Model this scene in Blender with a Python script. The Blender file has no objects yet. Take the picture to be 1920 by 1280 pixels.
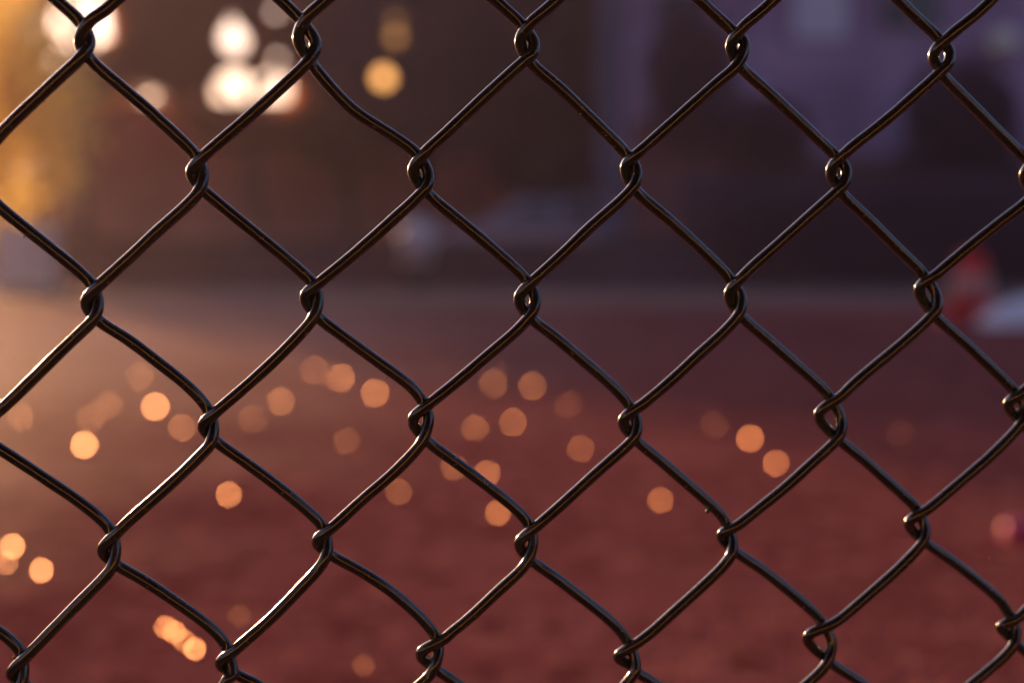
import bpy, bmesh, math, random
import numpy as np
from mathutils import Vector, Matrix

# ------------------------------------------------------------------ camera, sky, sun, exposure
scene = bpy.context.scene
CAM_H = 0.45
FPX = 50.0 / 36.0 * 1920.0            # focal length in photo pixels
PITCH = math.atan2(640 - 470, FPX)    # looking slightly down, horizon at photo row 470
Z0 = 0.475                            # distance of the fence along the camera axis

cd = bpy.data.cameras.new("camera")
cam = bpy.data.objects.new("camera", cd)
scene.collection.objects.link(cam)
cam.location = (0, 0, CAM_H)
cam.rotation_euler = (math.pi / 2 - PITCH, 0, 0)
cd.lens = 50
cd.sensor_width = 36
cd.sensor_fit = 'HORIZONTAL'
cd.clip_start = 0.02
cd.clip_end = 2000
cd.dof.use_dof = True
cd.dof.focus_distance = 0.466
cd.dof.aperture_fstop = 4.75
cd.dof.aperture_blades = 0
scene.camera = cam

SUN_AZ = math.radians(-31)            # left of the view axis, in front of the camera
SUN_EL = math.radians(7.6)
world = bpy.data.worlds.new("World")
scene.world = world
world.use_nodes = True
wn = world.node_tree
bg = wn.nodes["Background"]
sky = wn.nodes.new("ShaderNodeTexSky")
sky.sky_type = 'NISHITA'
sky.sun_disc = False
sky.sun_elevation = SUN_EL
sky.sun_rotation = SUN_AZ
sky.air_density = 1.0
sky.dust_density = 4.5
sky.ozone_density = 3.0
dusk = wn.nodes.new("ShaderNodeMix"); dusk.data_type = 'RGBA'; dusk.blend_type = 'MULTIPLY'; dusk.inputs['Factor'].default_value = 1
dusk.inputs['B'].default_value = (1.12, 0.91, 1.0, 1)          # the violet cast of a hazy dusk sky
wn.links.new(sky.outputs[0], dusk.inputs['A']); wn.links.new(dusk.outputs['Result'], bg.inputs[0])
bg.inputs[1].default_value = 0.135

sd = bpy.data.lights.new("sun", 'SUN')
sd.energy = 4.5
sd.angle = math.radians(0.5)
sd.color = (1.0, 0.50, 0.20)
sun = bpy.data.objects.new("sun", sd)
scene.collection.objects.link(sun)
SUN_DIR = Vector((math.sin(SUN_AZ) * math.cos(SUN_EL), math.cos(SUN_AZ) * math.cos(SUN_EL), math.sin(SUN_EL)))
sun.rotation_euler = SUN_DIR.to_track_quat('Z', 'Y').to_euler()

scene.view_settings.view_transform = 'Standard'
scene.view_settings.look = 'None'
scene.view_settings.exposure = 0.9
scene.view_settings.gamma = 1
scene.cycles.use_denoising = True
scene.cycles.use_adaptive_sampling = False
scene.cycles.max_bounces = 8
scene.cycles.sample_clamp_direct = 0
scene.cycles.sample_clamp_indirect = 6

# ------------------------------------------------------------------ helpers
COL = scene.collection
CP, SP = math.cos(PITCH), math.sin(PITCH)

def cam2world(X, Y, Z):
    """camera frame (x right, y down, z forward) -> world"""
    return Vector((X, Z * CP - Y * SP, CAM_H - Z * SP - Y * CP))

def ray(px, py):
    return cam2world((px - 960) / FPX, (py - 640) / FPX, 1.0) - Vector((0, 0, CAM_H))

def at(px, py, D):
    """the point at forward distance D that the photo shows at (px, py)"""
    r = ray(px, py)
    return Vector((0, 0, CAM_H)) + r * (D / r.y)

def on_ground(px, py, z=0.0):
    r = ray(px, py)
    return Vector((0, 0, CAM_H)) + r * ((z - CAM_H) / r.z)

def link_mesh(name, me, mat=None, parent=None):
    o = bpy.data.objects.new(name, me)
    COL.objects.link(o)
    if mat: me.materials.append(mat)
    if parent: o.parent = parent
    return o

def obj(name, bm, mat=None, parent=None, smooth=False):
    me = bpy.data.meshes.new(name)
    bm.to_mesh(me); bm.free()
    if smooth:
        for p in me.polygons: p.use_smooth = True
    return link_mesh(name, me, mat, parent)

def tag(o, label=None, cat=None, group=None, kind=None):
    if label: o['label'] = label
    if cat: o['category'] = cat
    if group: o['group'] = group
    if kind: o['kind'] = kind
    return o

def thing(name, loc, label, cat, group=None, rotz=0):
    o = bpy.data.objects.new(name, None)
    COL.objects.link(o)
    o.location = loc; o.rotation_euler = (0, 0, rotz)
    return tag(o, label, cat, group)

def add_box(bm, x0, x1, y0, y1, z0, z1, bev=0.0):
    t = bmesh.new()
    bmesh.ops.create_cube(t, size=1)
    for v in t.verts:
        v.co = Vector(((x0 + x1) / 2 + v.co.x * (x1 - x0), (y0 + y1) / 2 + v.co.y * (y1 - y0), (z0 + z1) / 2 + v.co.z * (z1 - z0)))
    if bev > 0:
        bmesh.ops.bevel(t, geom=list(t.edges), offset=bev, segments=2, affect='EDGES')
    m = bpy.data.meshes.new("t"); t.to_mesh(m); t.free()
    bm.from_mesh(m); bpy.data.meshes.remove(m)

def add_lathe(bm, prof, n=24, c=(0, 0, 0)):
    rings = []
    for r, z in prof:
        rings.append([bm.verts.new((c[0] + r * math.cos(2 * math.pi * k / n), c[1] + r * math.sin(2 * math.pi * k / n), c[2] + z)) for k in range(n)])
    for a, b in zip(rings, rings[1:]):
        for k in range(n):
            bm.faces.new((a[k], a[(k + 1) % n], b[(k + 1) % n], b[k]))
    bm.faces.new(list(reversed(rings[0]))); bm.faces.new(rings[-1])

def tube_arrays(P, R, n):
    """P (m,3) path, R radii -> verts, faces (parallel transport frame)"""
    P = np.asarray(P, float); m = len(P)
    R = np.full(m, R) if np.isscalar(R) else np.asarray(R)
    T = np.gradient(P, axis=0); T /= np.linalg.norm(T, axis=1)[:, None] + 1e-12
    up = np.array([0.31, 0.9, 0.3]); N = np.cross(T[0], up); N /= np.linalg.norm(N)
    V = np.zeros((m, n, 3)); ang = np.arange(n) * 2 * np.pi / n
    for i in range(m):
        N = N - T[i] * np.dot(N, T[i]); N /= np.linalg.norm(N)
        B = np.cross(T[i], N)
        V[i] = P[i] + R[i] * (np.cos(ang)[:, None] * N + np.sin(ang)[:, None] * B)
    F = []
    for i in range(m - 1):
        for k in range(n):
            k2 = (k + 1) % n
            F.append((i * n + k, i * n + k2, (i + 1) * n + k2, (i + 1) * n + k))
    F.append(tuple(range(n))[::-1]); F.append(tuple((m - 1) * n + k for k in range(n)))
    return V.reshape(-1, 3), F

def tube(name, P, R, n, mat, parent=None):
    V, F = tube_arrays(P, R, n)
    me = bpy.data.meshes.new(name)
    me.from_pydata(V.tolist(), [], F); me.update()
    for p in me.polygons: p.use_smooth = True
    return link_mesh(name, me, mat, parent)

# ------------------------------------------------------------------ materials
def mat(name, base, rough=0.8, spec=0.5, metal=0.0, var=None, vscale=4.0, bump=0.0, bscale=30.0, transl=None, detail=5.0, coat=0.0):
    m = bpy.data.materials.new(name); m.use_nodes = True
    nt = m.node_tree; b = nt.nodes["Principled BSDF"]
    b.inputs['Base Color'].default_value = (*base, 1)
    b.inputs['Roughness'].default_value = rough
    b.inputs['Specular IOR Level'].default_value = spec
    b.inputs['Metallic'].default_value = metal
    b.inputs['Coat Weight'].default_value = coat
    tc = nt.nodes.new('ShaderNodeTexCoord')
    if var:
        n = nt.nodes.new('ShaderNodeTexNoise'); n.inputs['Scale'].default_value = vscale; n.inputs['Detail'].default_value = detail
        r = nt.nodes.new('ShaderNodeValToRGB')
        r.color_ramp.elements[0].position = 0.32; r.color_ramp.elements[0].color = (*base, 1)
        r.color_ramp.elements[1].position = 0.68; r.color_ramp.elements[1].color = (*var, 1)
        nt.links.new(tc.outputs['Object'], n.inputs['Vector'])
        nt.links.new(n.outputs['Fac'], r.inputs['Fac']); nt.links.new(r.outputs['Color'], b.inputs['Base Color'])
    if bump > 0:
        n2 = nt.nodes.new('ShaderNodeTexNoise'); n2.inputs['Scale'].default_value = bscale; n2.inputs['Detail'].default_value = 6
        bp = nt.nodes.new('ShaderNodeBump'); bp.inputs['Strength'].default_value = bump; bp.inputs['Distance'].default_value = 0.02
        nt.links.new(tc.outputs['Object'], n2.inputs['Vector'])
        nt.links.new(n2.outputs['Fac'], bp.inputs['Height']); nt.links.new(bp.outputs['Normal'], b.inputs['Normal'])
    if transl:
        tf = 0.5
        if isinstance(transl[0], tuple): transl, tf = transl
        tr = nt.nodes.new('ShaderNodeBsdfTranslucent'); tr.inputs['Color'].default_value = (*transl, 1)
        ad = nt.nodes.new('ShaderNodeMixShader'); ad.inputs[0].default_value = tf
        out = nt.nodes['Material Output']
        nt.links.new(b.outputs[0], ad.inputs[1]); nt.links.new(tr.outputs[0], ad.inputs[2]); nt.links.new(ad.outputs[0], out.inputs[0])
    return m

def glow_mat(name, col, strength):
    m = bpy.data.materials.new(name); m.use_nodes = True
    b = m.node_tree.nodes["Principled BSDF"]
    b.inputs['Base Color'].default_value = (*col, 1)
    b.inputs['Emission Color'].default_value = (*col, 1); b.inputs['Emission Strength'].default_value = strength
    return m

# vinyl coat of the fence wire: near-black olive with scuffs, specks of dirt and slight waviness
def wire_material():
    m = bpy.data.materials.new("vinyl_coated_wire"); m.use_nodes = True
    nt = m.node_tree; b = nt.nodes["Principled BSDF"]; L = nt.links.new
    tc = nt.nodes.new('ShaderNodeTexCoord')
    n = nt.nodes.new('ShaderNodeTexNoise'); n.inputs['Scale'].default_value = 90; n.inputs['Detail'].default_value = 4
    r = nt.nodes.new('ShaderNodeValToRGB')
    r.color_ramp.elements[0].position = 0.35; r.color_ramp.elements[0].color = (0.014, 0.016, 0.008, 1)
    r.color_ramp.elements[1].position = 0.7; r.color_ramp.elements[1].color = (0.030, 0.031, 0.016, 1)
    L(tc.outputs['Object'], n.inputs['Vector']); L(n.outputs['Fac'], r.inputs['Fac'])
    # sparse pale specks
    s = nt.nodes.new('ShaderNodeTexNoise'); s.inputs['Scale'].default_value = 620; s.inputs['Detail'].default_value = 2
    sr = nt.nodes.new('ShaderNodeValToRGB')
    sr.color_ramp.elements[0].position = 0.69; sr.color_ramp.elements[0].color = (0, 0, 0, 1)
    sr.color_ramp.elements[1].position = 0.74; sr.color_ramp.elements[1].color = (1, 1, 1, 1)
    L(tc.outputs['Object'], s.inputs['Vector']); L(s.outputs['Fac'], sr.inputs['Fac'])
    mx = nt.nodes.new('ShaderNodeMix'); mx.data_type = 'RGBA'
    L(sr.outputs['Color'], mx.inputs['Factor']); L(r.outputs['Color'], mx.inputs['A']); mx.inputs['B'].default_value = (0.22, 0.12, 0.05, 1)
    L(mx.outputs['Result'], b.inputs['Base Color'])
    rr = nt.nodes.new('ShaderNodeMapRange'); rr.inputs['From Min'].default_value = 0.3; rr.inputs['From Max'].default_value = 0.7
    rr.inputs['To Min'].default_value = 0.09; rr.inputs['To Max'].default_value = 0.24
    L(n.outputs['Fac'], rr.inputs['Value']); L(rr.outputs['Result'], b.inputs['Roughness'])
    b.inputs['Specular IOR Level'].default_value = 1.0
    b.inputs['Coat Weight'].default_value = 0.6; b.inputs['Coat Roughness'].default_value = 0.05
    n2 = nt.nodes.new('ShaderNodeTexNoise'); n2.inputs['Scale'].default_value = 260; n2.inputs['Detail'].default_value = 3
    bp = nt.nodes.new('ShaderNodeBump'); bp.inputs['Strength'].default_value = 0.22; bp.inputs['Distance'].default_value = 0.0006
    L(tc.outputs['Object'], n2.inputs['Vector']); L(n2.outputs['Fac'], bp.inputs['Height']); L(bp.outputs['Normal'], b.inputs['Normal'])
    return m

# ------------------------------------------------------------------ the chain link fence
# measured node outlines: (column, row): upper notch, lower notch, left outer edge, right outer edge (photo pixels)
NODES = {
 (0,0): ((160,32),(160,116),(138,80),(179,79)), (2,0): ((568,25),(580,134),(548,72),(604,84)),
 (4,0): ((988,35),(991,124),(964,77),(1012,79)), (6,0): ((1381,43.7),(1386,132.7),(1359,85.6),(1406,82)),
 (8,0): ((1769,60.5),(1765,144.4),(1740,101),(1790.5,97)),
 (-1,1): ((-38,282),(-35,365),(-60,323),(-16,323)),
 (1,1): ((375.5,285.5),(380,369),(347,324),(392,326)), (3,1): ((788,279),(796,369.5),(763.6,319),(814,324)),
 (5,1): ((1184,280.5),(1187.5,364.5),(1162,312),(1204,317)), (7,1): ((1574,279),(1575,366),(1547.7,317.5),(1596.5,316)),
 (9,1): ((1937,283),(1936,368),(1910.5,326),(1958,325)),
 (0,2): ((180,524),(177,610),(149.5,568),(195,564)), (2,2): ((590,519),(593,603),(561,556),(607,561)),
 (4,2): ((993.4,513),(993,604.7),(962.5,559),(1014,556)), (6,2): ((1380,512),(1385,599.6),(1356.6,551),(1400,556)),
 (8,2): ((1742.5,507),(1751,594.6),(1713,539),(1764,549)),
 (-1,3): ((-24,768),(-22,848),(-54,806),(-7,806)),
 (1,3): ((400,761),(401,837),(369.5,798),(411.5,799.5)), (3,3): ((800,743),(797,835),(763,786),(814,783)),
 (5,3): ((1190,752.5),(1190,833),(1158,788),(1204,789)), (7,3): ((1564,732),(1572,824.7),(1524.5,776),(1588,786)),
 (9,3): ((1908,722),(1918,806),(1879,756),(1930,760)),
 (0,4): ((212,987),(215,1068),(181,1031),(228,1025)), (2,4): ((612,979),(619,1051),(583,1014.6),(625.5,1018)),
 (4,4): ((999,974),(991,1058),(962.5,1018),(1010,1011)), (6,4): ((1373,976),(1375,1040),(1343,1001),(1383,1011)),
 (8,4): ((1727.5,946),(1734.5,1021),(1694,979),(1744,986)),
 (-1,5): ((45,1220.5),(40,1298),(10,1263),(55,1250)),
 (1,5): ((433,1208),(437,1280),(402,1243),(444,1240)), (3,5): ((826.4,1182.6),(814.7,1257),(778,1224.5),(833.5,1216)),
 (5,5): ((1184,1195),(1189,1268),(1148,1229.6),(1198.6,1228)), (7,5): ((1553,1155),(1557,1245),(1503.4,1193),(1569.6,1203)),
 (9,5): ((1901.5,1142),(1900,1213),(1867,1174),(1915,1179)),
}
# measured upper edges of the wires between nodes, read in 4x enlarged tiles of the photo (tile: x,y ...)
TX = {'1': 0, '2': 400, '3': 800, '4': 1200, '5': 1520}; TY = {'a': 0, 'b': 300, 'c': 560, 'd': 780, 'e': 960}
LR = {
 (-1,-1): "a1:490,0 625,130", (1,-1): "a2:575,0 670,95", (3,-1): "a3:590,0 742,140", (5,-1): "a4:530,0 720,180", (7,-1): "a5:740,0 990,235",
 (0,0): "a1:700,405 1000,670 1250,890 1400,1030 1500,1140", (2,0): "a2:785,460 880,580 1000,715 1100,810 1250,905 1400,1000 1545,1110",
 (4,0): "a3:815,430 1050,640 1300,880 1450,1025 1535,1120", (6,0): "a4:795,460 1000,650 1200,840 1400,1030 1490,1115",
 (8,0): "a5:1030,515 1250,745 1450,950 1600,1100",
 (-1,1): "b1:0,305 150,430 400,625 600,785 715,905", (1,1): "b1:1560,200;b2:0,235 350,520 600,730 700,820 762,878",
 (3,1): "b3:35,210 350,480 550,650 700,785 770,858", (5,1): "b4:0,185 250,410 500,640 650,785 712,855",
 (7,1): "b5:270,205 500,430 700,635 850,780 888,828",
 (0,2): "c1:760,130 1000,285 1200,440 1400,595 1500,690 1590,805", (2,2): "c2:820,110 1000,250 1200,395 1400,540 1500,615 1600,740",
 (4,2): "c3:825,120 1000,255 1200,430 1400,600 1500,700 1555,770", (6,2): "c4:790,90 1000,280 1200,455 1400,635 1455,695",
 (8,2): "c5:960,80 1200,300 1400,490 1550,640",
 (-1,3): "d1:0,205 200,335 400,470 600,605 750,720 848,825", (1,3): "d2:40,155 250,310 450,455 650,610 770,715 848,800",
 (3,3): "d3:30,150 250,320 450,470 600,585 700,670 795,778", (5,3): "d4:0,145 200,315 400,490 600,670 685,775",
 (7,3): "d5:245,145 400,270 600,445 750,580 825,655",
 (-2,4): "e1:0,860 100,940 178,1030", (0,4): "e1:895,365 1100,485 1300,620 1500,760 1600,835;e2:80,920 130,990",
 (2,4): "e2:905,290 1100,400 1300,525 1500,685 1600,780;e3:60,850 98,900", (4,4): "e3:815,335 1000,465 1200,620 1400,780 1480,860 1535,935",
 (6,4): "e4:730,250 950,405 1150,565 1300,690 1390,785", (8,4): "e5:880,185 1100,340 1300,500 1450,625 1525,725",
 (1,5): "e2:175,1180 300,1240 370,1275", (3,5): "e3:105,1160 270,1275", (5,5): "e4:0,1170 160,1275", (7,5): "e5:170,1090 300,1185 440,1275",
}
LL = {
 (1,-1): "a1:820,0 630,145", (3,-1): "a2:780,0 675,95", (5,-1): "a3:910,0 745,140", (7,-1): "a4:930,0 725,180", (9,-1): "a5:1280,0 1000,235",
 (0,0): "a1:590,385 400,570 200,760 0,952", (2,0): "a2:660,450 600,515 400,700 200,875 0,1045;a1:1510,1125",
 (4,0): "a3:755,375 690,430 500,600 300,785 100,975;a2:1600,1065 1555,1110", (6,0): "a4:680,460 500,620 250,845 0,1070;a3:1540,1120",
 (8,0): "a5:980,450 900,535 700,715 500,885 300,1040 220,1110",
 (1,1): "b1:1455,205 1350,325 1150,500 950,690 800,825 720,900", (3,1): "b2:1560,170 1500,240 1300,425 1100,605 900,770 765,878",
 (5,1): "b3:1515,155 1400,285 1200,455 1000,650 850,790 778,855", (7,1): "b4:1480,150 1400,230 1200,410 1000,590 800,765 715,850",
 (9,1): "b5:1600,245 1400,410 1200,570 1000,735 895,822",
 (0,2): "c1:680,105 560,230 400,380 200,580 0,775", (2,2): "c2:710,110 600,245 400,450 200,630 0,800", (4,2): "c3:755,60 650,190 450,360 200,575 0,735",
 (6,2): "c4:700,70 600,200 400,380 200,565 0,735", (8,2): "c5:890,50 850,100 700,245 500,415 300,580 185,690",
 (1,3): "d1:1545,170 1470,255 1300,420 1100,600 950,730 855,825", (3,3): "d2:1525,155 1450,250 1300,400 1100,570 950,710 855,795",
 (5,3): "d3:1520,110 1460,185 1300,325 1100,505 950,640 800,770", (7,3): "d4:1450,110 1390,180 1250,305 1050,490 900,610 750,730 690,775",
 (9,3): "d5:1525,15 1450,110 1300,260 1100,430 950,560 835,655",
 (0,4): "e1:810,370 740,460 600,600 400,800 195,1010", (2,4): "e2:800,310 740,400 600,545 400,750 200,925 135,985",
 (4,4): "e3:715,325 650,410 500,545 300,735 150,855 102,900", (6,4): "e4:640,270 590,350 450,490 250,670 50,850;e3:1540,932",
 (8,4): "e5:795,175 730,260 600,390 400,565 200,740 115,795",
 (1,5): "e2:75,1200 30,1275", (3,5): "e2:1585,1180 1480,1275", (5,5): "e3:1505,1175 1420,1275", (7,5): "e4:1355,1090 1290,1170 1170,1275",
 (9,5): "e5:1470,950 1400,1040 1250,1170 1120,1275",
}
WR_PX = 11.0
KX, KY = 0.17, 0.15                    # the net recedes to the right and towards its foot
def rpx(px, py):
    """wire radius in photo pixels at that place"""
    return WR_PX * (1 - KX * (px - 960) / FPX - KY * (py - 640) / FPX)

def parse(s):
    """edge readings -> centre line"""
    E = []
    for seg in s.split(';'):
        if not seg: continue
        r, pts = seg.split(':')
        for p in pts.split():
            x, y = map(float, p.split(','))
            E.append((TX[r[1]] + x / 4, TY[r[0]] + y / 4))
    if not E: return []
    E = np.array(E); T = np.gradient(E, axis=0); T /= np.linalg.norm(T, axis=1)[:, None]
    N = np.stack([-T[:, 1], T[:, 0]], 1); N[N[:, 1] < 0] *= -1        # the side that points down in the photo
    return [tuple(e + n * rpx(*e)) for e, n in zip(E, N)]

def plane_pt(px, py):
    """photo pixel -> point of the fence plane in the camera frame"""
    a, b = (px - 960) / FPX, (py - 640) / FPX
    Z = Z0 / (1 - KX * a - KY * b)
    return np.array([a * Z, b * Z, Z])
PN = np.array([-KX, -KY, 1.0]); PN /= np.linalg.norm(PN)      # away from the camera
EU = np.array([1, 0, KX]); EU /= np.linalg.norm(EU)
EV = np.cross(PN, EU); O = np.array([0, 0, Z0])               # in-plane axes, v down
def uv(px, py):
    p = plane_pt(px, py) - O
    return np.array([p @ EU, p @ EV])

WR = WR_PX * Z0 / FPX                  # wire radius, about 1.9 mm
# node shapes in plane coordinates
node = {}
for k, (tn, bn, l, r) in NODES.items():
    q = rpx(*tn)
    T = uv(tn[0], tn[1] + q * 1.4); B = uv(bn[0], bn[1] - q * 1.4)
    node[k] = dict(T=T, L=uv(l[0] + q, l[1]), R=uv(r[0] - q, r[1]), B=B, C=(T + B) / 2)
A = []; bu = []; bv = []
for (c, j), d in node.items():
    A.append([1, c, j]); bu.append(d['C'][0]); bv.append(d['C'][1])
A = np.array(A, float)
cu = np.linalg.lstsq(A, np.array(bu), rcond=None)[0]; cv = np.linalg.lstsq(A, np.array(bv), rcond=None)[0]
lat = lambda c, j: np.array([cu @ [1, c, j], cv @ [1, c, j]])
rnd = random.Random(5)
hT = np.mean([d['T'] - d['C'] for d in node.values()], axis=0)
hL = np.mean([d['L'] - d['C'] for d in node.values()], axis=0)
hR = np.mean([d['R'] - d['C'] for d in node.values()], axis=0)
C0, C1, J0, J1 = -18, 28, -10, 14
for c in range(C0 - 1, C1 + 2):
    for j in range(J0, J1 + 1):
        if (c + j) % 2 or (c, j) in node: continue
        near = min(((abs(c - k[0]) + abs(j - k[1]), k) for k in NODES), key=lambda t: t[0])
        res = node[near[1]]['C'] - lat(*near[1])
        Cn = lat(c, j) + res * 0.8 ** (near[0] - 1) + np.array([rnd.gauss(0, .0005), rnd.gauss(0, .0005)]) * (near[0] > 2)
        node[(c, j)] = dict(C=Cn, T=Cn + hT, B=Cn - hT, L=Cn + hL, R=Cn + hR)

def catmull(P, step):
    P = np.array(P); P = np.vstack([2 * P[0] - P[1], P, 2 * P[-1] - P[-2]])
    out = []
    for i in range(1, len(P) - 2):
        p0, p1, p2, p3 = P[i - 1:i + 3]
        t0 = 0; t1 = t0 + np.linalg.norm(p1 - p0) ** .5 + 1e-9; t2 = t1 + np.linalg.norm(p2 - p1) ** .5 + 1e-9; t3 = t2 + np.linalg.norm(p3 - p2) ** .5 + 1e-9
        n = max(2, int(np.linalg.norm(p2 - p1) / step))
        for t in np.linspace(t1, t2, n, endpoint=False):
            A1 = (t1 - t) / (t1 - t0) * p0 + (t - t0) / (t1 - t0) * p1
            A2 = (t2 - t) / (t2 - t1) * p1 + (t - t1) / (t2 - t1) * p2
            A3 = (t3 - t) / (t3 - t2) * p2 + (t - t2) / (t3 - t2) * p3
            B1 = (t2 - t) / (t2 - t0) * A1 + (t - t0) / (t2 - t0) * A2
            B2 = (t3 - t) / (t3 - t1) * A2 + (t - t1) / (t3 - t1) * A3
            out.append((t2 - t) / (t2 - t1) * B1 + (t - t1) / (t2 - t1) * B2)
    out.append(P[-2])
    return np.array(out)

def resample(P, step):
    d = np.r_[0, np.cumsum(np.linalg.norm(np.diff(P, axis=0), axis=1))]
    n = max(4, int(d[-1] / step))
    s = np.linspace(0, d[-1], n)
    return np.stack([np.interp(s, d, P[:, i]) for i in range(P.shape[1])], 1)

def smooth(P, centres, pix):
    """gaussian smoothing: gentle at the interlocks, strong along the straight runs"""
    D = np.min([np.linalg.norm(P[:, :2] - c, axis=1) for c in centres], axis=0) / pix
    sig = np.clip(2.0 + (D - 40) * 0.14, 2.0, 9.0)
    out = P.copy(); m = len(P)
    for i in range(m):
        h = int(3 * sig[i]); a, b = max(0, i - h), min(m, i + h + 1)
        h2 = min(i - a, b - 1 - i); a, b = i - h2, i + h2 + 1
        w = np.exp(-.5 * ((np.arange(a, b) - i) / sig[i]) ** 2)
        out[i] = (P[a:b] * w[:, None]).sum(0) / w.sum()
    return out

M_WIRE = wire_material()
def to_world(u, v, w):
    p = O + EU * u + EV * v + PN * w
    return cam2world(*p)

fence_foot = to_world(0, 0.44, 0); fence_foot.z = 0
fence = thing('chain_link_fence', fence_foot, 'chain link fence of dark olive vinyl coated wire woven into diamonds across the whole view', 'fence')
def child_of_fence(o):
    o.parent = fence; o.matrix_parent_inverse = Matrix.Translation(-fence_foot)
    return o
PIX = Z0 / FPX
DEP = WR * 1.03
for k in range(C0, C1 + 1):
    pts = []; cen = []
    for j in range(J0, J1 + 1):
        left = (k + j) % 2 == 0
        nd = node[(k, j)] if left else node[(k + 1, j)]
        dz = DEP if left else -DEP
        mid = parse(LR.get((k, j), '') if left else LL.get((k + 1, j), ''))
        prev = (LL.get((k + 1, j - 1), '') if left else LR.get((k, j - 1), ''))
        cen.append(nd['C'])
        if not prev: pts.append([*nd['T'], -dz])
        side = nd['L'] if left else nd['R']
        pts.append([*side, 0])
        if not mid or (j == 5 and len(mid) < 3 and k not in (1, 3)) or (k, j) == (-1, 1) or (k, j) == (-1, 3) or (k, j) == (-2, 4):
            pts.append([*nd['B'], dz])
        for (x, y) in mid:
            q = uv(x, y); pts.append([q[0], q[1], dz])
        if not mid and j < J1:   # unmeasured run: two points of its own, slightly bowed like the measured ones
            nx = node[(k + 1, j + 1)] if left else node[(k, j + 1)]
            a, b = nd['B'], nx['T']
            for t in (0.12, 0.88):
                q = a + (b - a) * t; pts.append([q[0], q[1] - (0.0006 if (t > .5) == left else 0), dz])
    P = catmull(pts, PIX * 3)
    inview = -3 <= k <= 11
    P = resample(P, PIX * (2.2 if inview else 5))
    P = smooth(P, cen, PIX) if inview else P
    if inview:                                                    # nothing wholly regular in a used net
        s = np.linspace(0, 60, len(P)); P[:, 0] += 0.00006 * np.sin(s * 2.1 + k); P[:, 1] += 0.00005 * np.sin(s * 3.3 + 2 * k)
    Pw = np.array([to_world(*q) for q in P])
    Pw = Pw[Pw[:, 2] > 0.012]
    t_ = np.arange(len(Pw)) * (1.0 if inview else 2.3)
    child_of_fence(tube('wire', Pw, WR * (1 + .012 * np.sin(t_ * .071 + k) + .010 * np.sin(t_ * .19 + 2.3 * k)), 20 if inview else 8, M_WIRE))
# specks of dirt and a green burr caught on the wires
M_SPECK = mat('dirt', (0.30, 0.17, 0.09), rough=.6); M_BURR = mat('green_vinyl_burr', (0.02, 0.16, 0.10), rough=.5)
for q, (px, py, rr_, mm) in enumerate(((1327, 957, 4.2, M_BURR), (47, 443, 2.0, M_SPECK), (26, 1232, 3.0, M_SPECK), (1086, 214, 1.6, M_SPECK), (1024, 633, 1.5, M_SPECK),
        (898, 1150, 1.6, M_SPECK), (725, 707, 1.6, M_SPECK), (85, 191, 1.8, M_SPECK), (1855, 1045, 1.5, M_SPECK), (1534, 258, 2.2, M_SPECK))):
    u_, v_ = uv(px, py)
    bm = bmesh.new(); bmesh.ops.create_icosphere(bm, subdivisions=2, radius=rr_ * PIX)
    rs = random.Random(q)
    for v in bm.verts: v.co = v.co * rs.uniform(.65, 1.25)
    bmesh.ops.translate(bm, verts=bm.verts, vec=to_world(u_, v_, -DEP * (q % 2) - (WR if q == 9 else 0)))
    child_of_fence(obj('dirt_speck' if mm is M_SPECK else 'vinyl_burr', bm, mm, None, True))
# rail and posts that carry the net (outside the frame)
M_POST = mat('post_coating', (0.014, 0.016, 0.012), rough=0.35, bump=0.05)
tl, tr = to_world(node[(C0, J0)]['C'][0], node[(C0, J0)]['C'][1], 0), to_world(node[(C1, J0)]['C'][0], node[(C1, J0)]['C'][1], 0)
pad = Vector((0, 0, 0.02))
child_of_fence(tube('top_rail', [tl + pad, (tl + tr) / 2 + pad, tr + pad], 0.019, 20, M_POST))
for e in (tl, tr):
    f = Vector((e.x, e.y + 0.06, 0))
    child_of_fence(tube('post', [f - Vector((0, 0, .02)), (f + e) / 2, e + Vector((0, 0, .06))], 0.027, 20, M_POST))

# ------------------------------------------------------------------ ground
def sheet(name, x0, x1, y0, y1, z, m):
    bm = bmesh.new()
    vs = [bm.verts.new(p) for p in ((x0, y0, z), (x1, y0, z), (x1, y1, z), (x0, y1, z))]
    bm.faces.new(vs)
    o = obj(name, bm, m); tag(o, kind='structure'); return o

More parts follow.
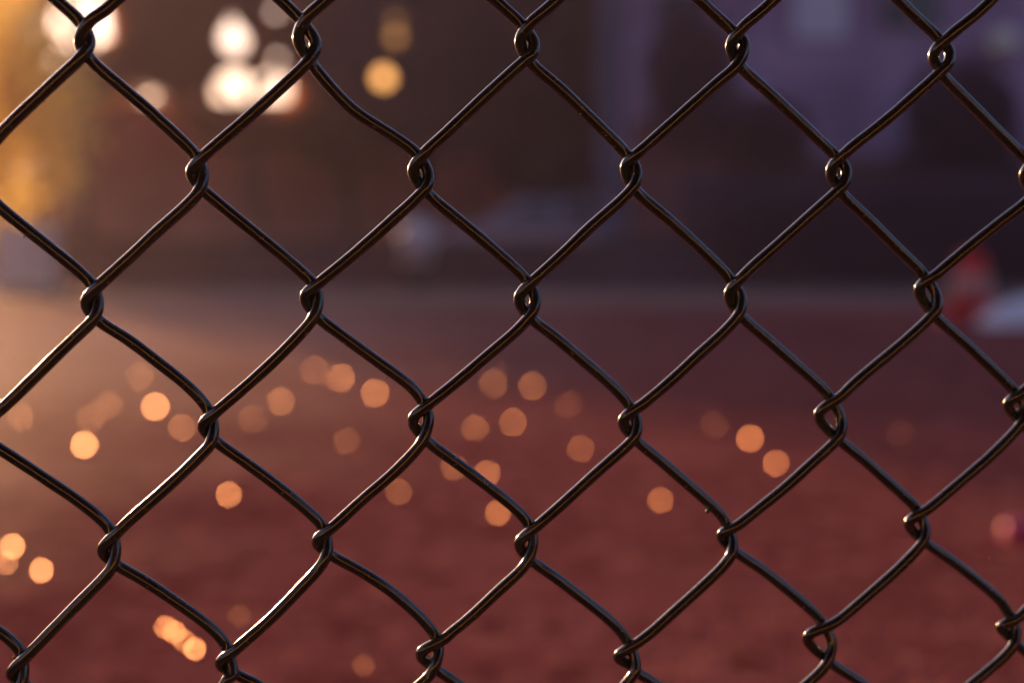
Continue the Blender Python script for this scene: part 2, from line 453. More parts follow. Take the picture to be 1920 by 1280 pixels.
def ground_material():
    m = bpy.data.materials.new("red_gravel"); m.use_nodes = True
    nt = m.node_tree; b = nt.nodes["Principled BSDF"]; L = nt.links.new
    tc = nt.nodes.new('ShaderNodeTexCoord')
    def noise(s, d, lo, hi):
        n = nt.nodes.new('ShaderNodeTexNoise'); n.inputs['Scale'].default_value = s; n.inputs['Detail'].default_value = d
        L(tc.outputs['Object'], n.inputs['Vector'])
        r = nt.nodes.new('ShaderNodeMapRange'); r.inputs['From Min'].default_value = lo; r.inputs['From Max'].default_value = hi
        L(n.outputs['Fac'], r.inputs['Value']); return r.outputs['Result']
    def mix(f, a, c):
        x = nt.nodes.new('ShaderNodeMix'); x.data_type = 'RGBA'; L(f, x.inputs['Factor'])
        if isinstance(a, tuple): x.inputs['A'].default_value = (*a, 1)
        else: L(a, x.inputs['A'])
        if isinstance(c, tuple): x.inputs['B'].default_value = (*c, 1)
        else: L(c, x.inputs['B'])
        return x.outputs['Result']
    big = mix(noise(0.9, 4, .35, .65), (0.165, 0.048, 0.054), (0.235, 0.080, 0.084))
    mid = mix(noise(7, 4, .5, .75), big, (0.11, 0.022, 0.030))
    clod = mix(noise(13, 3, .56, .70), mid, (0.36, 0.13, 0.105))
    clod = mix(noise(9.3, 2, .60, .70), clod, (0.075, 0.018, 0.022))
    clod = mix(noise(26, 2, .55, .72), clod, (0.33, 0.135, 0.12))
    clod = mix(noise(21, 2, .60, .74), clod, (0.07, 0.018, 0.024))
    grit = mix(noise(60, 3, .58, .72), clod, (0.30, 0.09, 0.06))
    L(grit, b.inputs['Base Color'])
    # smoother, glossier stretch on the far left, shaped to imitate the low sun's glare
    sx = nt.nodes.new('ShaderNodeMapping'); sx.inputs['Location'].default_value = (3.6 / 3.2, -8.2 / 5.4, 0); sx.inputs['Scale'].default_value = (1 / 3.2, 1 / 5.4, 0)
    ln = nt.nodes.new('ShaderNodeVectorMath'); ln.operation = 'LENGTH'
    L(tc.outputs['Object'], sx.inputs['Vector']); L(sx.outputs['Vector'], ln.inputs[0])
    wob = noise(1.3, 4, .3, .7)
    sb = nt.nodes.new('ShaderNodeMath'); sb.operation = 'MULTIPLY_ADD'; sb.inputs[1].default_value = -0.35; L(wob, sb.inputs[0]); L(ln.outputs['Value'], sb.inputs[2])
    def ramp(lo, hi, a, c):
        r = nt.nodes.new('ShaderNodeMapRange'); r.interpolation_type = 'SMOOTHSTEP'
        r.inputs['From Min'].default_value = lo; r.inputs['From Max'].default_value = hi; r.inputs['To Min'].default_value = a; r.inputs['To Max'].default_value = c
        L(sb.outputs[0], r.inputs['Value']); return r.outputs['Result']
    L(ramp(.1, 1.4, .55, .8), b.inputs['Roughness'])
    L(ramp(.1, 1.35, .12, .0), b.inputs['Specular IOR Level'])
    b.inputs['Specular Tint'].default_value = (1, .5, .28, 1)  # highlight tinted orange to imitate low sunlight
    n2 = nt.nodes.new('ShaderNodeTexNoise'); n2.inputs['Scale'].default_value = 45; n2.inputs['Detail'].default_value = 6
    n3 = nt.nodes.new('ShaderNodeTexVoronoi'); n3.inputs['Scale'].default_value = 90
    ad = nt.nodes.new('ShaderNodeMath'); ad.operation = 'ADD'
    bp = nt.nodes.new('ShaderNodeBump'); bp.inputs['Strength'].default_value = 0.6; bp.inputs['Distance'].default_value = 0.01
    L(tc.outputs['Object'], n2.inputs['Vector']); L(tc.outputs['Object'], n3.inputs['Vector'])
    L(n2.outputs['Fac'], ad.inputs[0]); L(n3.outputs['Distance'], ad.inputs[1])
    L(ad.outputs[0], bp.inputs['Height']); L(bp.outputs['Normal'], b.inputs['Normal'])
    return m
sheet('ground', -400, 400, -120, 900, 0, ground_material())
sheet('path', -60, 60, 11.5, 60, 0.004, mat('trodden_earth', (0.15, 0.062, 0.055), var=(0.20, 0.09, 0.075), vscale=1.5, bump=.5, rough=.9))

sheet('dark_reflection_sheet', -60, 60, -9.6, 0.25, 0.004, mat('dark_sheet', (0.035, 0.032, 0.028), var=(0.05, 0.045, 0.04), vscale=3, bump=.4, rough=.9))  # unseen dark sheet, added to keep red ground out of the wire reflections

# glints on the gravel: stones with flat faces aimed to throw the low sun at the lens
M_STONE = mat('glint_stone', (0.85, 0.44, 0.25), rough=0.45, metal=1.0)  # orange metal base gives the glints the low sun's colour
def stone_mesh(seed, wide, tall):
    r = random.Random(seed)
    bm = bmesh.new()
    n = 18; rings = []
    for (f, s) in ((-0.5, 0.55), (-0.25, 1.0), (0.25, 0.96), (0.42, 0.86)):   # local z is the normal of the flat face
        rings.append([bm.verts.new((wide / 2 * s * math.cos(2 * math.pi * q / n + .2) * (0.96 + .08 * math.sin(q * .7 + seed)),
                                    tall / 2 * s * math.sin(2 * math.pi * q / n + .2) * (0.96 + .08 * math.sin(q * .5 + seed)), f * tall * 0.8)) for q in range(n)])
    for a, b in zip(rings, rings[1:]):
        for q in range(n): bm.faces.new((a[q], a[(q + 1) % n], b[(q + 1) % n], b[q]))
    bm.faces.new(list(reversed(rings[0]))); bm.faces.new(rings[-1])
    return bm
GL = [  # photo x, y, strength (1 bright .. 0.2 faint), label
 (160,835,1.0,'brightest yellow glint on the red gravel at the far left, below the lone bright one'),
 (293,763,.8,'bright golden glint above and right of the brightest yellow one on the left'),
 (262,705,.18,'faint glint straight above the bright golden one on the left'),
 (205,757,.2,'faint right hand glint of the overlapping pair left of the golden one'),
 (170,782,.2,'faint left hand glint of the overlapping pair left of the golden one'),
 (40,780,.22,'faint orange glint by the left edge of the photo under the long wire'),
 (342,800,.28,'dim orange glint tucked left of the second link, right of the golden one'),
 (25,1022,.8,'pale bright glint at the lower left edge, upper one of the two overlapping there'),
 (12,1050,.35,'dim glint cut by the left edge, half hidden under the pale bright one'),
 (79,1066,.75,'bright orange glint standing alone just right of the pale pair at lower left'),
 (312,1170,.55,'leftmost glint of the bright slanting streak at the bottom left'),
 (328,1179,.6,'second glint of the bright slanting streak at the bottom left'),
 (345,1194,.45,'third and dimmer glint of the bright slanting streak at the bottom left'),
 (367,1211,.75,'lowest round glint ending the bright slanting streak at the bottom left'),
 (430,924,.5,'orange glint alone inside the left lower diamond, centre left of the photo'),
 (527,751,.3,'dim glint left of the chain of three over the middle left diamond'),
 (590,693,.22,'faint topmost glint beginning the chain of three left of the centre'),
 (640,708,.42,'middle glint of the chain of three left of the centre'),
 (705,737,.5,'brightest and last glint of the chain of three left of the centre'),
 (650,823,.14,'very faint glint below the chain of three left of the centre'),
 (475,782,.12,'very faint glint right of the second link, left of centre'),
 (748,918,.22,'faint glint by itself below the central left link'),
 (853,872,.3,'dim glint half behind the sloping wire below the centre'),
 (915,885,.45,'orange glint just above the sloping wire below the centre'),
 (935,958,.5,'orange glint under the sloping wire below the centre, touching it'),
 (892,800,.25,'dim left hand glint of the two lying side by side at the centre'),
 (963,789,.3,'dim right hand glint of the two lying side by side at the centre'),
 (927,719,.55,'bright left hand glint of the strong pair above the centre of the gravel'),
 (930,696,.2,'faint halo-like glint behind the left one of the strong pair'),
 (1000,723,.55,'bright right hand glint of the strong pair above the centre of the gravel'),
 (1067,755,.16,'faint glint right of the strong pair, above the sloping wire'),
 (1090,838,.26,'dim glint alone left of the wire, right of the centre'),
 (1240,934,.4,'single orange glint in the diamond right of the centre near the bottom'),
 (1408,821,.8,'brightest glint of the slanting pair on the right of the gravel'),
 (1457,866,.5,'lower right glint of the slanting pair on the right of the gravel'),
 (1340,795,.22,'faint glint above left of the slanting pair on the right'),
 (1405,741,.1,'very faint glint high above the slanting pair on the right'),
 (1690,810,.12,'very faint glint farthest to the right on the gravel'),
 (682,1238,.14,'very faint glint at the very bottom, left of the open link'),
 (450,1146,.1,'very faint glint above the bottom link at the lower left'),
]
for i, (px, py, s, lab) in enumerate(GL):
    g = on_ground(px, py, 0.006)
    view = (Vector((0, 0, CAM_H)) - g); dist = view.length; view.normalize()
    h = (SUN_DIR + view).normalized()
    cosv = max(0.2, h.dot(view))
    app = dist * (5.9 / FPX) * (s / 0.5) ** 0.62        # apparent width wanted
    wide, tall = app / cosv, app
    o = obj('glint_stone', stone_mesh(i, wide, tall), M_STONE)
    zx = Vector((0, 0, 1)).cross(h).normalized()       # long axis horizontal, flat face along the half vector
    zy = h.cross(zx).normalized()
    R = Matrix((zx, zy, h)).transposed().to_4x4()
    o.matrix_world = Matrix.Translation(Vector((g.x, g.y, tall * 0.42))) @ R
    tag(o, lab, 'stone', 'stones aimed to glint on the red gravel')

g = on_ground(1908, 1012, 0.0)
cap = thing('bottle_cap', g, 'small magenta plastic cap lying on the red gravel at the right edge', 'bottle cap')
bm = bmesh.new(); add_lathe(bm, [(0.023, 0), (0.024, .003), (0.024, 0.024), (0.021, .028), (0.006, 0.0285)], 28)
obj('cap', bm, mat('magenta_plastic', (0.50, 0.02, 0.15), rough=.4), cap, True)
bm = bmesh.new(); add_lathe(bm, [(0.0246, 0.000), (0.0250, 0.0008), (0.0250, 0.0030), (0.0244, 0.0036)], 28)
obj('ring', bm, mat('magenta_ring', (0.45, 0.02, 0.12), rough=.4), cap, True)

# ------------------------------------------------------------------ things beyond the field
def xs(px, D): return at(px, 470, D).x
def zs(py, D): return at(960, py, D).z
def slab(bm, px0, px1, D, z0, z1, depth, bev=0.0):
    add_box(bm, xs(px0, D), xs(px1, D), D, D + depth, z0, z1, bev)

# traffic cone
cg = on_ground(1818, 604); cone = thing('traffic_cone', cg, 'small red traffic cone with a pale band standing at the far right of the field', 'cone')
bm = bmesh.new(); add_box(bm, -.125, .125, -.125, .125, 0, .025, .008); obj('base', bm, mat('red_rubber', (0.55, 0.03, 0.04), rough=.5), cone)
bm = bmesh.new(); add_lathe(bm, [(.095, .025), (.086, .16)], 28)
M_RED = mat('red_plastic', (0.95, 0.14, 0.17), rough=.4, transl=((1.0, .16, .18), .75)); obj('cone_body', bm, M_RED, cone, True)
bm = bmesh.new(); add_lathe(bm, [(.070, .31), (.045, .43), (.035, .44)], 28); obj('tip', bm, M_RED, cone, True)
bm = bmesh.new(); add_lathe(bm, [(.0865, .16), (.0705, .31)], 28); obj('band', bm, mat('pale_band', (0.92, 0.50, 0.48), rough=.35, transl=(.9, .6, .55)), cone, True)

cone.scale = (1.6, 1.6, 1.0)
# pale tarpaulin heap at the right edge
def heap(name, c, sx, sy, h, m, seed, lab, cat):
    r = random.Random(seed)
    bm = bmesh.new(); n = 44; grid = []
    for i in range(n + 1):
        row = []
        for j in range(n + 1):
            x = (i / n * 2 - 1); y = (j / n * 2 - 1); q = max(0, 1 - (abs(x) ** 2.6 + abs(y) ** 2.6))
            z = h * (q ** .45) * (0.72 + .28 * x) + 0.03 * h * math.sin(9 * x + 4 * y + seed) * q + .05 * h * math.sin(17 * y - 7 * x) * q
            row.append(bm.verts.new((x * sx, y * sy, max(0, z))))
        grid.append(row)
    for i in range(n):
        for j in range(n): bm.faces.new((grid[i][j], grid[i + 1][j], grid[i + 1][j + 1], grid[i][j + 1]))
    o = obj(name, bm, m, None, True); o.location = c; tag(o, lab, cat); return o
tg = on_ground(2010, 606)
heap('tarpaulin', (tg.x, tg.y, 0.002), .62, .35, .26, mat('pale_tarp', (0.78, 0.78, 0.85), rough=.35, var=(.85, .85, .9), vscale=6), 3,
     'pale grey tarpaulin heaped on the ground at the right edge beside the red cone', 'tarpaulin')

# low dark wall along the far side
D = 17.0
lw = thing('low_wall', (0, D, 0), 'long low dark wall running along the far side of the red field', 'wall')
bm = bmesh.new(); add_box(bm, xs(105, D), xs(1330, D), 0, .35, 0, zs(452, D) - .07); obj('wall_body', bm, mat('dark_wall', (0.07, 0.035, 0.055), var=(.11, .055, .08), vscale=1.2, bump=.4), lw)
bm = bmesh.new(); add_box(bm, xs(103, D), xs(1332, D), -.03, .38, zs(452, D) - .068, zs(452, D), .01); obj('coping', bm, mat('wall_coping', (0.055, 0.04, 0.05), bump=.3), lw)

# leafy masses
def leaf_cloud(name, cen, rad, n, size, m, parent, seed, holes=(), flat=False, nl=24):
    """many leaf-sized quads through an ellipsoid; holes = (centre, radius) columns along the view axis left open"""
    rg = np.random.default_rng(seed)
    lc = rg.normal(0, .45, (nl, 3)); lr = rg.uniform(.35, .6, nl)
    Q = np.zeros((0, 3))
    while len(Q) < n:
        p = rg.normal(0, .46, (n, 3)) if size == .06 else rg.uniform(-1, 1, (n, 3))
        if not flat:
            ok = np.zeros(len(p), bool)
            for l_, r_ in zip(lc, lr): ok |= np.linalg.norm(p - l_, axis=1) < r_
            if size == .06: ok[:] = True
            p = p[ok & (np.linalg.norm(p, axis=1) < 1.05)]
        q = np.array(cen) + p * np.array(rad)
        ok = np.ones(len(q), bool)
        for (hx, hz, hr) in holes:
            sc = q[:, 1] / cen[1]
            ok &= (q[:, 0] - hx * sc) ** 2 + (q[:, 2] - CAM_H - (hz - CAM_H) * sc) ** 2 > (hr * sc) ** 2
        Q = np.vstack([Q, q[ok]])
    Q = Q[:n]
    a_ = rg.normal(0, 1, (n, 3)); a_ /= np.linalg.norm(a_, axis=1)[:, None]
    b_ = np.cross(a_, rg.normal(0, 1, (n, 3))); b_ /= np.linalg.norm(b_, axis=1)[:, None]
    s_ = (size * rg.uniform(.6, 1.3, n))[:, None]
    V = np.stack([Q - a_ * s_, Q + b_ * s_ * .5, Q + a_ * s_, Q - b_ * s_ * .5], 1).reshape(-1, 3).tolist()
    F = np.arange(n * 4).reshape(n, 4).tolist()
    me = bpy.data.meshes.new(name); me.from_pydata([tuple(v) for v in V], [], F); me.update()
    o = link_mesh(name, me, m)
    if parent: o.parent = parent; o.matrix_parent_inverse = Matrix.Translation(-Vector(parent.location))
    return o

def trunk(name, base, top, r0, r1, m, parent, seed, limbs=5):
    rg = random.Random(seed); V = []; F = []
    def add(P, R, n=10):
        v, f = tube_arrays(P, R, n); o = len(V); V.extend(v.tolist()); F.extend([tuple(i + o for i in t) for t in f])
    base = Vector(base); top = Vector(top); P = []
    for i in range(9):
        t = i / 8; P.append(base.lerp(top, t) + Vector((rg.gauss(0, r0 * .35), rg.gauss(0, r0 * .35), 0)) * (t > 0))
    add(P, [r0 + (r1 - r0) * i / 8 for i in range(9)], 14)
    for l in range(limbs):
        t = .45 + .5 * l / limbs; s = base.lerp(top, t); d = Vector((rg.uniform(-1, 1), rg.uniform(-.6, .6), rg.uniform(.3, .9))).normalized() * (top - base).length * .4
        add([s, s + d * .5 + Vector((0, 0, .1)), s + d], [r1 * 1.2, r1 * .8, r1 * .3], 8)
    me = bpy.data.meshes.new(name); me.from_pydata(V, [], F); me.update()
    for p in me.polygons: p.use_smooth = True
    o = link_mesh(name, me, m); o.parent = parent; o.matrix_parent_inverse = Matrix.Translation(-Vector(parent.location)); return o

M_BARK = mat('bark', (0.06, 0.04, 0.03), var=(.1, .065, .05), bump=.6, vscale=8)
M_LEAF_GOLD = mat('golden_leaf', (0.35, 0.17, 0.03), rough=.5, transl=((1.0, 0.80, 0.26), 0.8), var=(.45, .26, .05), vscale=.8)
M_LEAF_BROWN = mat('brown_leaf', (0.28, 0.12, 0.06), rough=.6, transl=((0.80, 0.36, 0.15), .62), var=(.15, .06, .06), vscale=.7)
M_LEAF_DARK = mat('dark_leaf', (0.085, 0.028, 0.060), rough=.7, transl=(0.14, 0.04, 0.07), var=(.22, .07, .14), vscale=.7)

def tree(name, px, pyc, D, rx, rz, n, size, leafmat, seed, lab, holes=(), ry=1.5, r0=.16, group=None):
    c = at(px, pyc, D)
    t = thing(name, (c.x, D, 0), lab, 'tree', group)
    trunk('trunk', (c.x, D, -.05), (c.x + .1, D, c.z + rz * .3), r0, r0 * .45, M_BARK, t, seed)
    leaf_cloud('crown', (c.x, D, c.z), (rx, ry, rz), n, size, leafmat, t, seed, holes)
    return t

def hole(px, py, rpx, D):
    p = at(px, py, D); return (p.x, p.z, rpx / FPX * D)

# tree added at the left edge for its golden backlit glow
tree('glow_tree', -10, 190, 15.5, 1.15, 1.7, 4200, .06, M_LEAF_GOLD, 11, 'small golden leaved tree added for the golden glow at the left edge', ry=.8, r0=.07)

# brown trees with bright gaps
D = 30.0
H1 = [hole(150, 40, 55, D), hole(60, 62, 14, D), hole(100, 118, 14, D), hole(196, 66, 13, D), hole(85, 20, 9, D)]
tree('brown_tree', 150, 25, D, 2.2, 2.05, 20000, .11, M_LEAF_BROWN, 21, 'brown leaved tree with bright sky gaps behind the golden one, farthest left', H1)
H2 = [hole(441, 72, 30, D), hole(438, 45, 15, D), hole(442, 172, 43, D), hole(512, 168, 35, D), hole(478, 188, 22, D), hole(380, 195, 10, D),
      hole(590, 195, 9, D), hole(515, 25, 12, D), hole(520, 112, 13, D), hole(575, 150, 7, D)]
tree('brown_tree', 470, 70, D, 2.3, 2.4, 24000, .11, M_LEAF_BROWN, 22, 'brown leaved tree around the largest cream coloured sky gaps', H2)
tree('brown_tree', 655, 215, 31, 1.7, 1.3, 9000, .11, M_LEAF_BROWN, 28, 'low brown tree between the cream sky gaps and the added orange globes', H2)
tree('dark_tree', 790, 60, D, 2.6, 3.2, 24000, .12, M_LEAF_DARK, 23, 'dark reddish tree behind the added orange globes')
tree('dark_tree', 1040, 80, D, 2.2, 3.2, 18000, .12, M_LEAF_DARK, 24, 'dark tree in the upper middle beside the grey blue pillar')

tree('brown_tree', -95, 150, D, 2.2, 2.6, 18000, .11, M_LEAF_BROWN, 25, 'brown leaved tree added past the left edge to shade the far field', H1)  # added for the shadow it throws across the far field

# rose plastered garden wall behind the trees
D = 33.0
gw = thing('garden_wall', (0, D, 0), 'dusky rose plastered wall behind the low dark wall, left and middle', 'wall')
bm = bmesh.new(); add_box(bm, xs(70, D), xs(1180, D), 0, .3, 0, zs(200, D)); obj('plaster', bm, mat('rose_plaster', (0.46, 0.20, 0.20), var=(.24, .10, .12), vscale=.45, bump=.2), gw)
bm = bmesh.new(); add_box(bm, xs(-400, D), xs(66, D), .05, .3, 0, zs(325, D)); obj('low_plaster', bm, mat('brown_plaster', (0.34, 0.17, 0.11), var=(.22, .11, .08), vscale=.6, bump=.2), gw)
bm = bmesh.new(); add_box(bm, xs(68, D), xs(1181, D), -.06, .36, zs(200, D) + .002, zs(190, D), .01); obj('coping', bm, mat('rose_coping', (.16, .09, .09)), gw)

# building on the right
D = 26.0
bd = thing('plaster_building', (0, D, 0), 'mauve plastered building filling the upper right of the photo', 'building')
M_PL = mat('mauve_plaster', (0.62, 0.38, 0.56), var=(.30, .16, .26), vscale=.55, bump=.15)
bm = bmesh.new(); add_box(bm, xs(1180, D), xs(2900, D), 0, 7, zs(300, D), 6.5); obj('wall', bm, M_PL, bd)
bm = bmesh.new(); add_box(bm, xs(1178, D), xs(2902, D), -.03, 7.03, 0, zs(300, D) - .002); obj('plinth', bm, mat('red_brick', (0.17, 0.055, 0.055), var=(.10, .035, .045), vscale=.8, bump=.4), bd)
bm = bmesh.new(); add_box(bm, xs(1170, D), xs(2920, D), -.35, 7.3, 6.502, 6.75); obj('roof', bm, mat('roof_slate', (.06, .05, .06)), bd)
bm = bmesh.new(); add_box(bm, xs(1185, D), xs(1500, D), -.6, -.032, 0, zs(225, D), .01); obj('brick_bay', bm, mat('bay_brick', (0.36, 0.12, 0.13), var=(.20, .07, .08), vscale=.8, bump=.4), bd)
M_GL = mat('window_glass', (0.02, 0.02, 0.03), rough=.12, spec=.6); M_FR = mat('window_frame', (0.26, 0.2, 0.3)); M_SH = mat('pale_blind', (0.80, 0.66, 0.76))
def window(px0, px1, py0, py1, blind=False):
    x0, x1, z1, z0 = xs(px0, D), xs(px1, D), zs(py0, D), zs(py1, D)
    bm = bmesh.new()
    t = .06
    add_box(bm, x0, x1, -.05, .02, z0, z0 + t); add_box(bm, x0, x1, -.05, .02, z1 - t, z1)
    add_box(bm, x0, x0 + t, -.048, .018, z0 + t, z1 - t); add_box(bm, x1 - t, x1, -.048, .018, z0 + t, z1 - t)
    w = obj('window', bm, M_FR, bd)
    bm = bmesh.new(); add_box(bm, x0 + t, x1 - t, -.02, .01, z0 + t, z1 - t); obj('pane', bm, M_SH if blind else M_GL, w)
window(1475, 1590, -60, 80, True)
window(1225, 1330, -20, 80)
window(1640, 1760, -60, 60)
bm = bmesh.new(); add_lathe(bm, [(.01, 0), (.22, .0), (.27, .1), (.27, .3), (.16, .42), (.02, .45)], 20, (xs(1862, D), -.3, zs(105, D))); obj('wall_lamp', bm, mat('cream_glass', (.95, .86, .66), rough=.4), bd, True)

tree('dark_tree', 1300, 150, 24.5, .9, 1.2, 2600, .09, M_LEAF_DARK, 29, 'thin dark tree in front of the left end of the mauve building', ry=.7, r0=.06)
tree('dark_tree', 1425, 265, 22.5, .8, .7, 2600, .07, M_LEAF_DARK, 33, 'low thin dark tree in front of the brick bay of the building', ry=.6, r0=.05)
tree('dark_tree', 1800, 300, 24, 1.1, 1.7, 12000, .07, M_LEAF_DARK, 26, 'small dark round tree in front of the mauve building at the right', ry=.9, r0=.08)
# grey blue pillar between trees and building
D = 22.0
pl = thing('pillar', (xs(1146, D), D, 0), 'slim grey blue pillar rising between the dark tree and the building', 'pillar')
bm = bmesh.new(); add_box(bm, -.2, .2, -.2, .2, .22, 5.2, .02); obj('shaft', bm, mat('grey_blue_render', (.13, .12, .19), var=(.10, .09, .15), vscale=1.5), pl)
bm = bmesh.new(); add_box(bm, -.27, .27, -.27, .27, 0, .218, .02); obj('base', bm, mat('pillar_base', (.08, .07, .1)), pl)

# clipped hedge on the right
D = 17.2
hd = thing('hedge', (xs(1620, D), D, 0), 'tall dark clipped hedge on the right behind the red cone', 'hedge')
c = (xs(1640, D), D + .5, .68); leaf_cloud('foliage', c, (xs(1990, D) - xs(1640, D), .45, .66), 26000, .035, mat('hedge_leaf', (0.085, 0.035, 0.085), rough=.7, var=(.12, .05, .10), vscale=1), hd, 31, flat=True)
bm = bmesh.new()
for q in range(18): 
    x = c[0] - 2.1 + q * .25; add_box(bm, x - .02, x + .02, D + .48, D + .52, 0, 1.0)
o = obj('stems', bm, M_BARK); o.parent = hd; o.matrix_parent_inverse = Matrix.Translation(-Vector(hd.location))

# parked car behind the low wall
def car(loc, lab):
    t = thing('parked_car', loc, lab, 'car')
    prof = [(-2.1, .35), (-2.12, .62), (-2.0, .85), (-1.25, .95), (-.55, 1.40), (.75, 1.44), (1.45, 1.02), (2.0, .95), (2.12, .7), (2.1, .35)]
    bm = bmesh.new()
    sides = []
    for y, s in ((-.82, 1), (-.76, 1.0), (.76, 1), (.82, 1)):
        ins = .05 if abs(y) > .8 else 0
        sides.append([bm.verts.new((x * (1 - ins * .3), y * (.86 if z > 1.1 else 1), z - (ins if z > .6 else -ins))) for x, z in prof])
    for a, b in zip(sides, sides[1:]):
        for q in range(len(prof)): bm.faces.new((a[q], a[(q + 1) % len(prof)], b[(q + 1) % len(prof)], b[q]))
    bm.faces.new(list(reversed(sides[0]))); bm.faces.new(sides[-1])
    obj('body', bm, mat('silver_paint', (0.34, 0.28, 0.36), rough=.35, metal=.2, coat=.2), t)
    for side in (-1, 1):
        for pts in ([(-1.0, .98), (-.45, 1.33), (.1, 1.36), (.1, .98)], [(.18, .98), (.18, 1.36), (.72, 1.36), (1.2, 1.0)]):
            y = side * .80; bm = bmesh.new()
            vs = [bm.verts.new((x, y * (.90 if z > 1.1 else 1.02), z)) for x, z in pts]; v2 = [bm.verts.new((x, y * (.85 if z > 1.1 else .97), z)) for x, z in pts]
            bm.faces.new(vs); bm.faces.new(v2[::-1])
            for q in range(4): bm.faces.new((vs[q], v2[q], v2[(q + 1) % 4], vs[(q + 1) % 4]))
            obj('side_window', bm, M_GL, t)
    rub = mat('tyre_rubber', (.02, .02, .02)); rim = mat('wheel_rim', (.4, .4, .42), metal=.8, rough=.3)
    for x in (-1.35, 1.3):
        for y in (-.78, .78):
            bm = bmesh.new(); add_lathe(bm, [(.2, -.1), (.3, -.1), (.32, -.05), (.32, .05), (.3, .1), (.2, .1)], 24)
            bmesh.ops.rotate(bm, verts=bm.verts, matrix=Matrix.Rotation(math.pi / 2, 3, 'X')); bmesh.ops.translate(bm, verts=bm.verts, vec=(x, y, .32))
            w = obj('wheel', bm, rub, t, True)
            bm = bmesh.new(); add_lathe(bm, [(.03, -.11), (.18, -.112), (.19, -.1), (.19, .1), (.18, .112), (.03, .11)], 20)
            bmesh.ops.rotate(bm, verts=bm.verts, matrix=Matrix.Rotation(math.pi / 2, 3, 'X')); bmesh.ops.translate(bm, verts=bm.verts, vec=(x, y, .32))
            obj('rim', bm, rim, w, True)
    for y in (-.6, .6):
        bm = bmesh.new(); add_box(bm, -2.14, -2.06, y - .16, y + .16, .6, .75, .02); obj('headlight', bm, mat('headlight_glass', (.7, .7, .75), rough=.1), t)
    return t
car((xs(1030, 27), 27, 0), 'grey parked car half hidden behind the low dark wall in the middle')

# litter bin, utility box
D = 16.4
bn = thing('litter_bin', (xs(782, D), D, 0), 'pale grey round litter bin standing in front of the low dark wall', 'litter bin')
bm = bmesh.new(); add_lathe(bm, [(.17, .30), (.21, .62), (.22, .66), (.16, .78), (.05, .80)], 28); obj('bin_body', bm, mat('pale_grey_plastic', (.72, .66, .68), rough=.4), bn, True)
bm = bmesh.new(); add_lathe(bm, [(.14, 0), (.16, .05), (.16, .298)], 24); obj('base', bm, mat('bin_base', (.03, .025, .03)), bn, True)
D = 14.5
ub = thing('utility_cabinet', (xs(50, D), D, 0), 'pale grey utility cabinet standing under the added golden glow tree at the left edge', 'cabinet')
bm = bmesh.new(); add_box(bm, -.30, .28, -.15, .15, .06, .72, .015); obj('cabinet_body', bm, mat('cabinet_grey', (.82, .76, .64), rough=.45, var=(.72, .66, .56), vscale=3), ub)
bm = bmesh.new(); add_box(bm, -.34, .32, -.19, .19, 0, .058, .008); obj('base', bm, mat('concrete', (.25, .23, .22)), ub)
bm = bmesh.new(); add_box(bm, -.27, .25, -.165, -.152, .10, .68, .003); dr = obj('door', bm, mat('door_grey', (.78, .72, .62), rough=.45), ub)
bm = bmesh.new(); add_box(bm, .17, .20, -.185, -.166, .34, .46, .004); obj('handle', bm, mat('dark_handle', (.05, .05, .05)), dr)

# glowing globes added in the dark tree to imitate orange sun glints
def glint_globe(px, py, D, r, strength, lab):
    p = at(px, py, D)
    t = thing('glint_globe', p, lab, 'glint_globe', 'round orange globes added in the trees as glints')
    bm = bmesh.new(); add_lathe(bm, [(r * .3, -r * .95), (r * .75, -r * .66), (r, 0), (r * .75, r * .66), (r * .3, r * .95)], 20); obj('globe', bm, glow_mat('glint_glow', (1.0, .44, .12), strength), t, True)
    bm = bmesh.new(); add_lathe(bm, [(r * .34, r * .95), (r * .34, r * 1.15), (r * .1, r * 1.25)], 16); obj('cap', bm, M_POST, t, True)
    o = tube('cord', [p + Vector((0, 0, r * 1.2)), p + Vector((.02, 0, 1.2)), p + Vector((0, 0, 2.6))], .008, 6, M_POST); o.parent = t; o.matrix_parent_inverse = Matrix.Translation(-p)
glint_globe(719, 146, 26, .15, 1.7, 'brightest added orange globe, lowest of the three in the dark tree')
glint_globe(742, 70, 26.5, .11, .5, 'dimmer added orange globe directly above the brightest one')
glint_globe(742, 40, 27, .08, .4, 'faintest added orange globe, uppermost of the three')

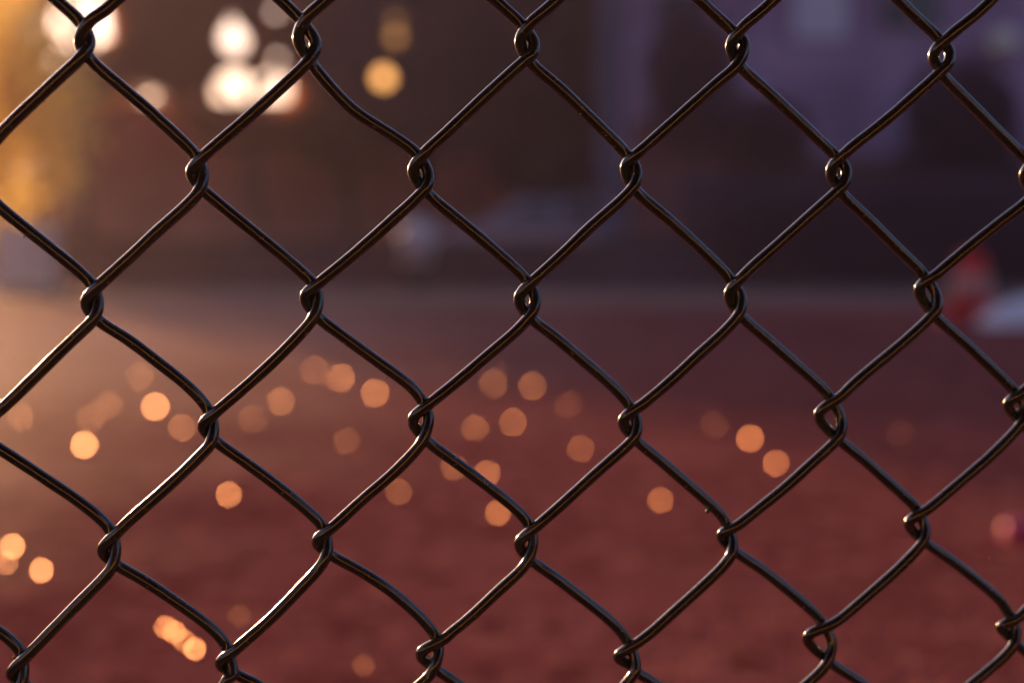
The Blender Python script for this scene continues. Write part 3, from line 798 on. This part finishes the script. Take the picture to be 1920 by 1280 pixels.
# evening air
bm = bmesh.new(); add_box(bm, -70, 90, -50, 60, -1, 14)
hz = bpy.data.materials.new("evening_air"); hz.use_nodes = True
nt = hz.node_tree; nt.nodes.remove(nt.nodes["Principled BSDF"])
pv = nt.nodes.new('ShaderNodeVolumePrincipled'); pv.inputs['Density'].default_value = 0.002; pv.inputs['Anisotropy'].default_value = 0.55
pv.inputs['Color'].default_value = (0.95, 0.80, 0.92, 1)
nt.links.new(pv.outputs[0], nt.nodes['Material Output'].inputs['Volume'])
tag(obj('haze', bm, hz), kind='stuff')

# unseen wall and dark trees, added behind the camera for the wires to mirror
hb = thing('ochre_reflector', (0, -10, 0), 'low ochre wall added behind the camera as a warm reflector', 'wall')
bm = bmesh.new(); add_box(bm, -14, 16, -.3, 0, 0, 1.15); obj('wall_body', bm, mat('reflector_ochre', (.80, .50, .13), var=(.72, .42, .10), vscale=.7), hb)
bm = bmesh.new(); add_box(bm, -14.1, 16.1, -.36, .05, 1.152, 1.21); obj('coping', bm, mat('coping_stone', (.12, .08, .06)), hb)
for q, (x, y) in enumerate(((-9, -17), (-1, -18), (7, -17), (15, -19))):
    t = thing('sky_blocker_tree', (x, y, 0), ['dark tree added behind the camera to block sky, farthest left', 'dark tree added behind the camera to block sky, left of the middle', 'dark tree added behind the camera to block sky, right of the middle', 'dark tree added behind the camera to block sky, farthest right'][q], 'tree', 'trees added behind the camera to block sky')
    trunk('trunk', (x, y, -.05), (x, y, 6.2), .22, .1, M_BARK, t, 60 + q)
    leaf_cloud('crown', (x, y, 7.6), (5.6, 4.2, 6.2), 16000, .2, M_LEAF_DARK, t, 70 + q)
t = thing('sky_blocker_tree', (.6, -6.2, 0), 'wide dark tree added over the fence to block sky, trunk behind the camera', 'tree')  # unseen canopy added to keep sky reflections off the wires
trunk('trunk', (.6, -6.2, -.05), (.3, -5.2, 4.6), .2, .1, M_BARK, t, 91)
leaf_cloud('crown', (0, -4.4, 5.6), (8.5, 5.6, 2.4), 30000, .17, M_LEAF_DARK, t, 92, nl=60)
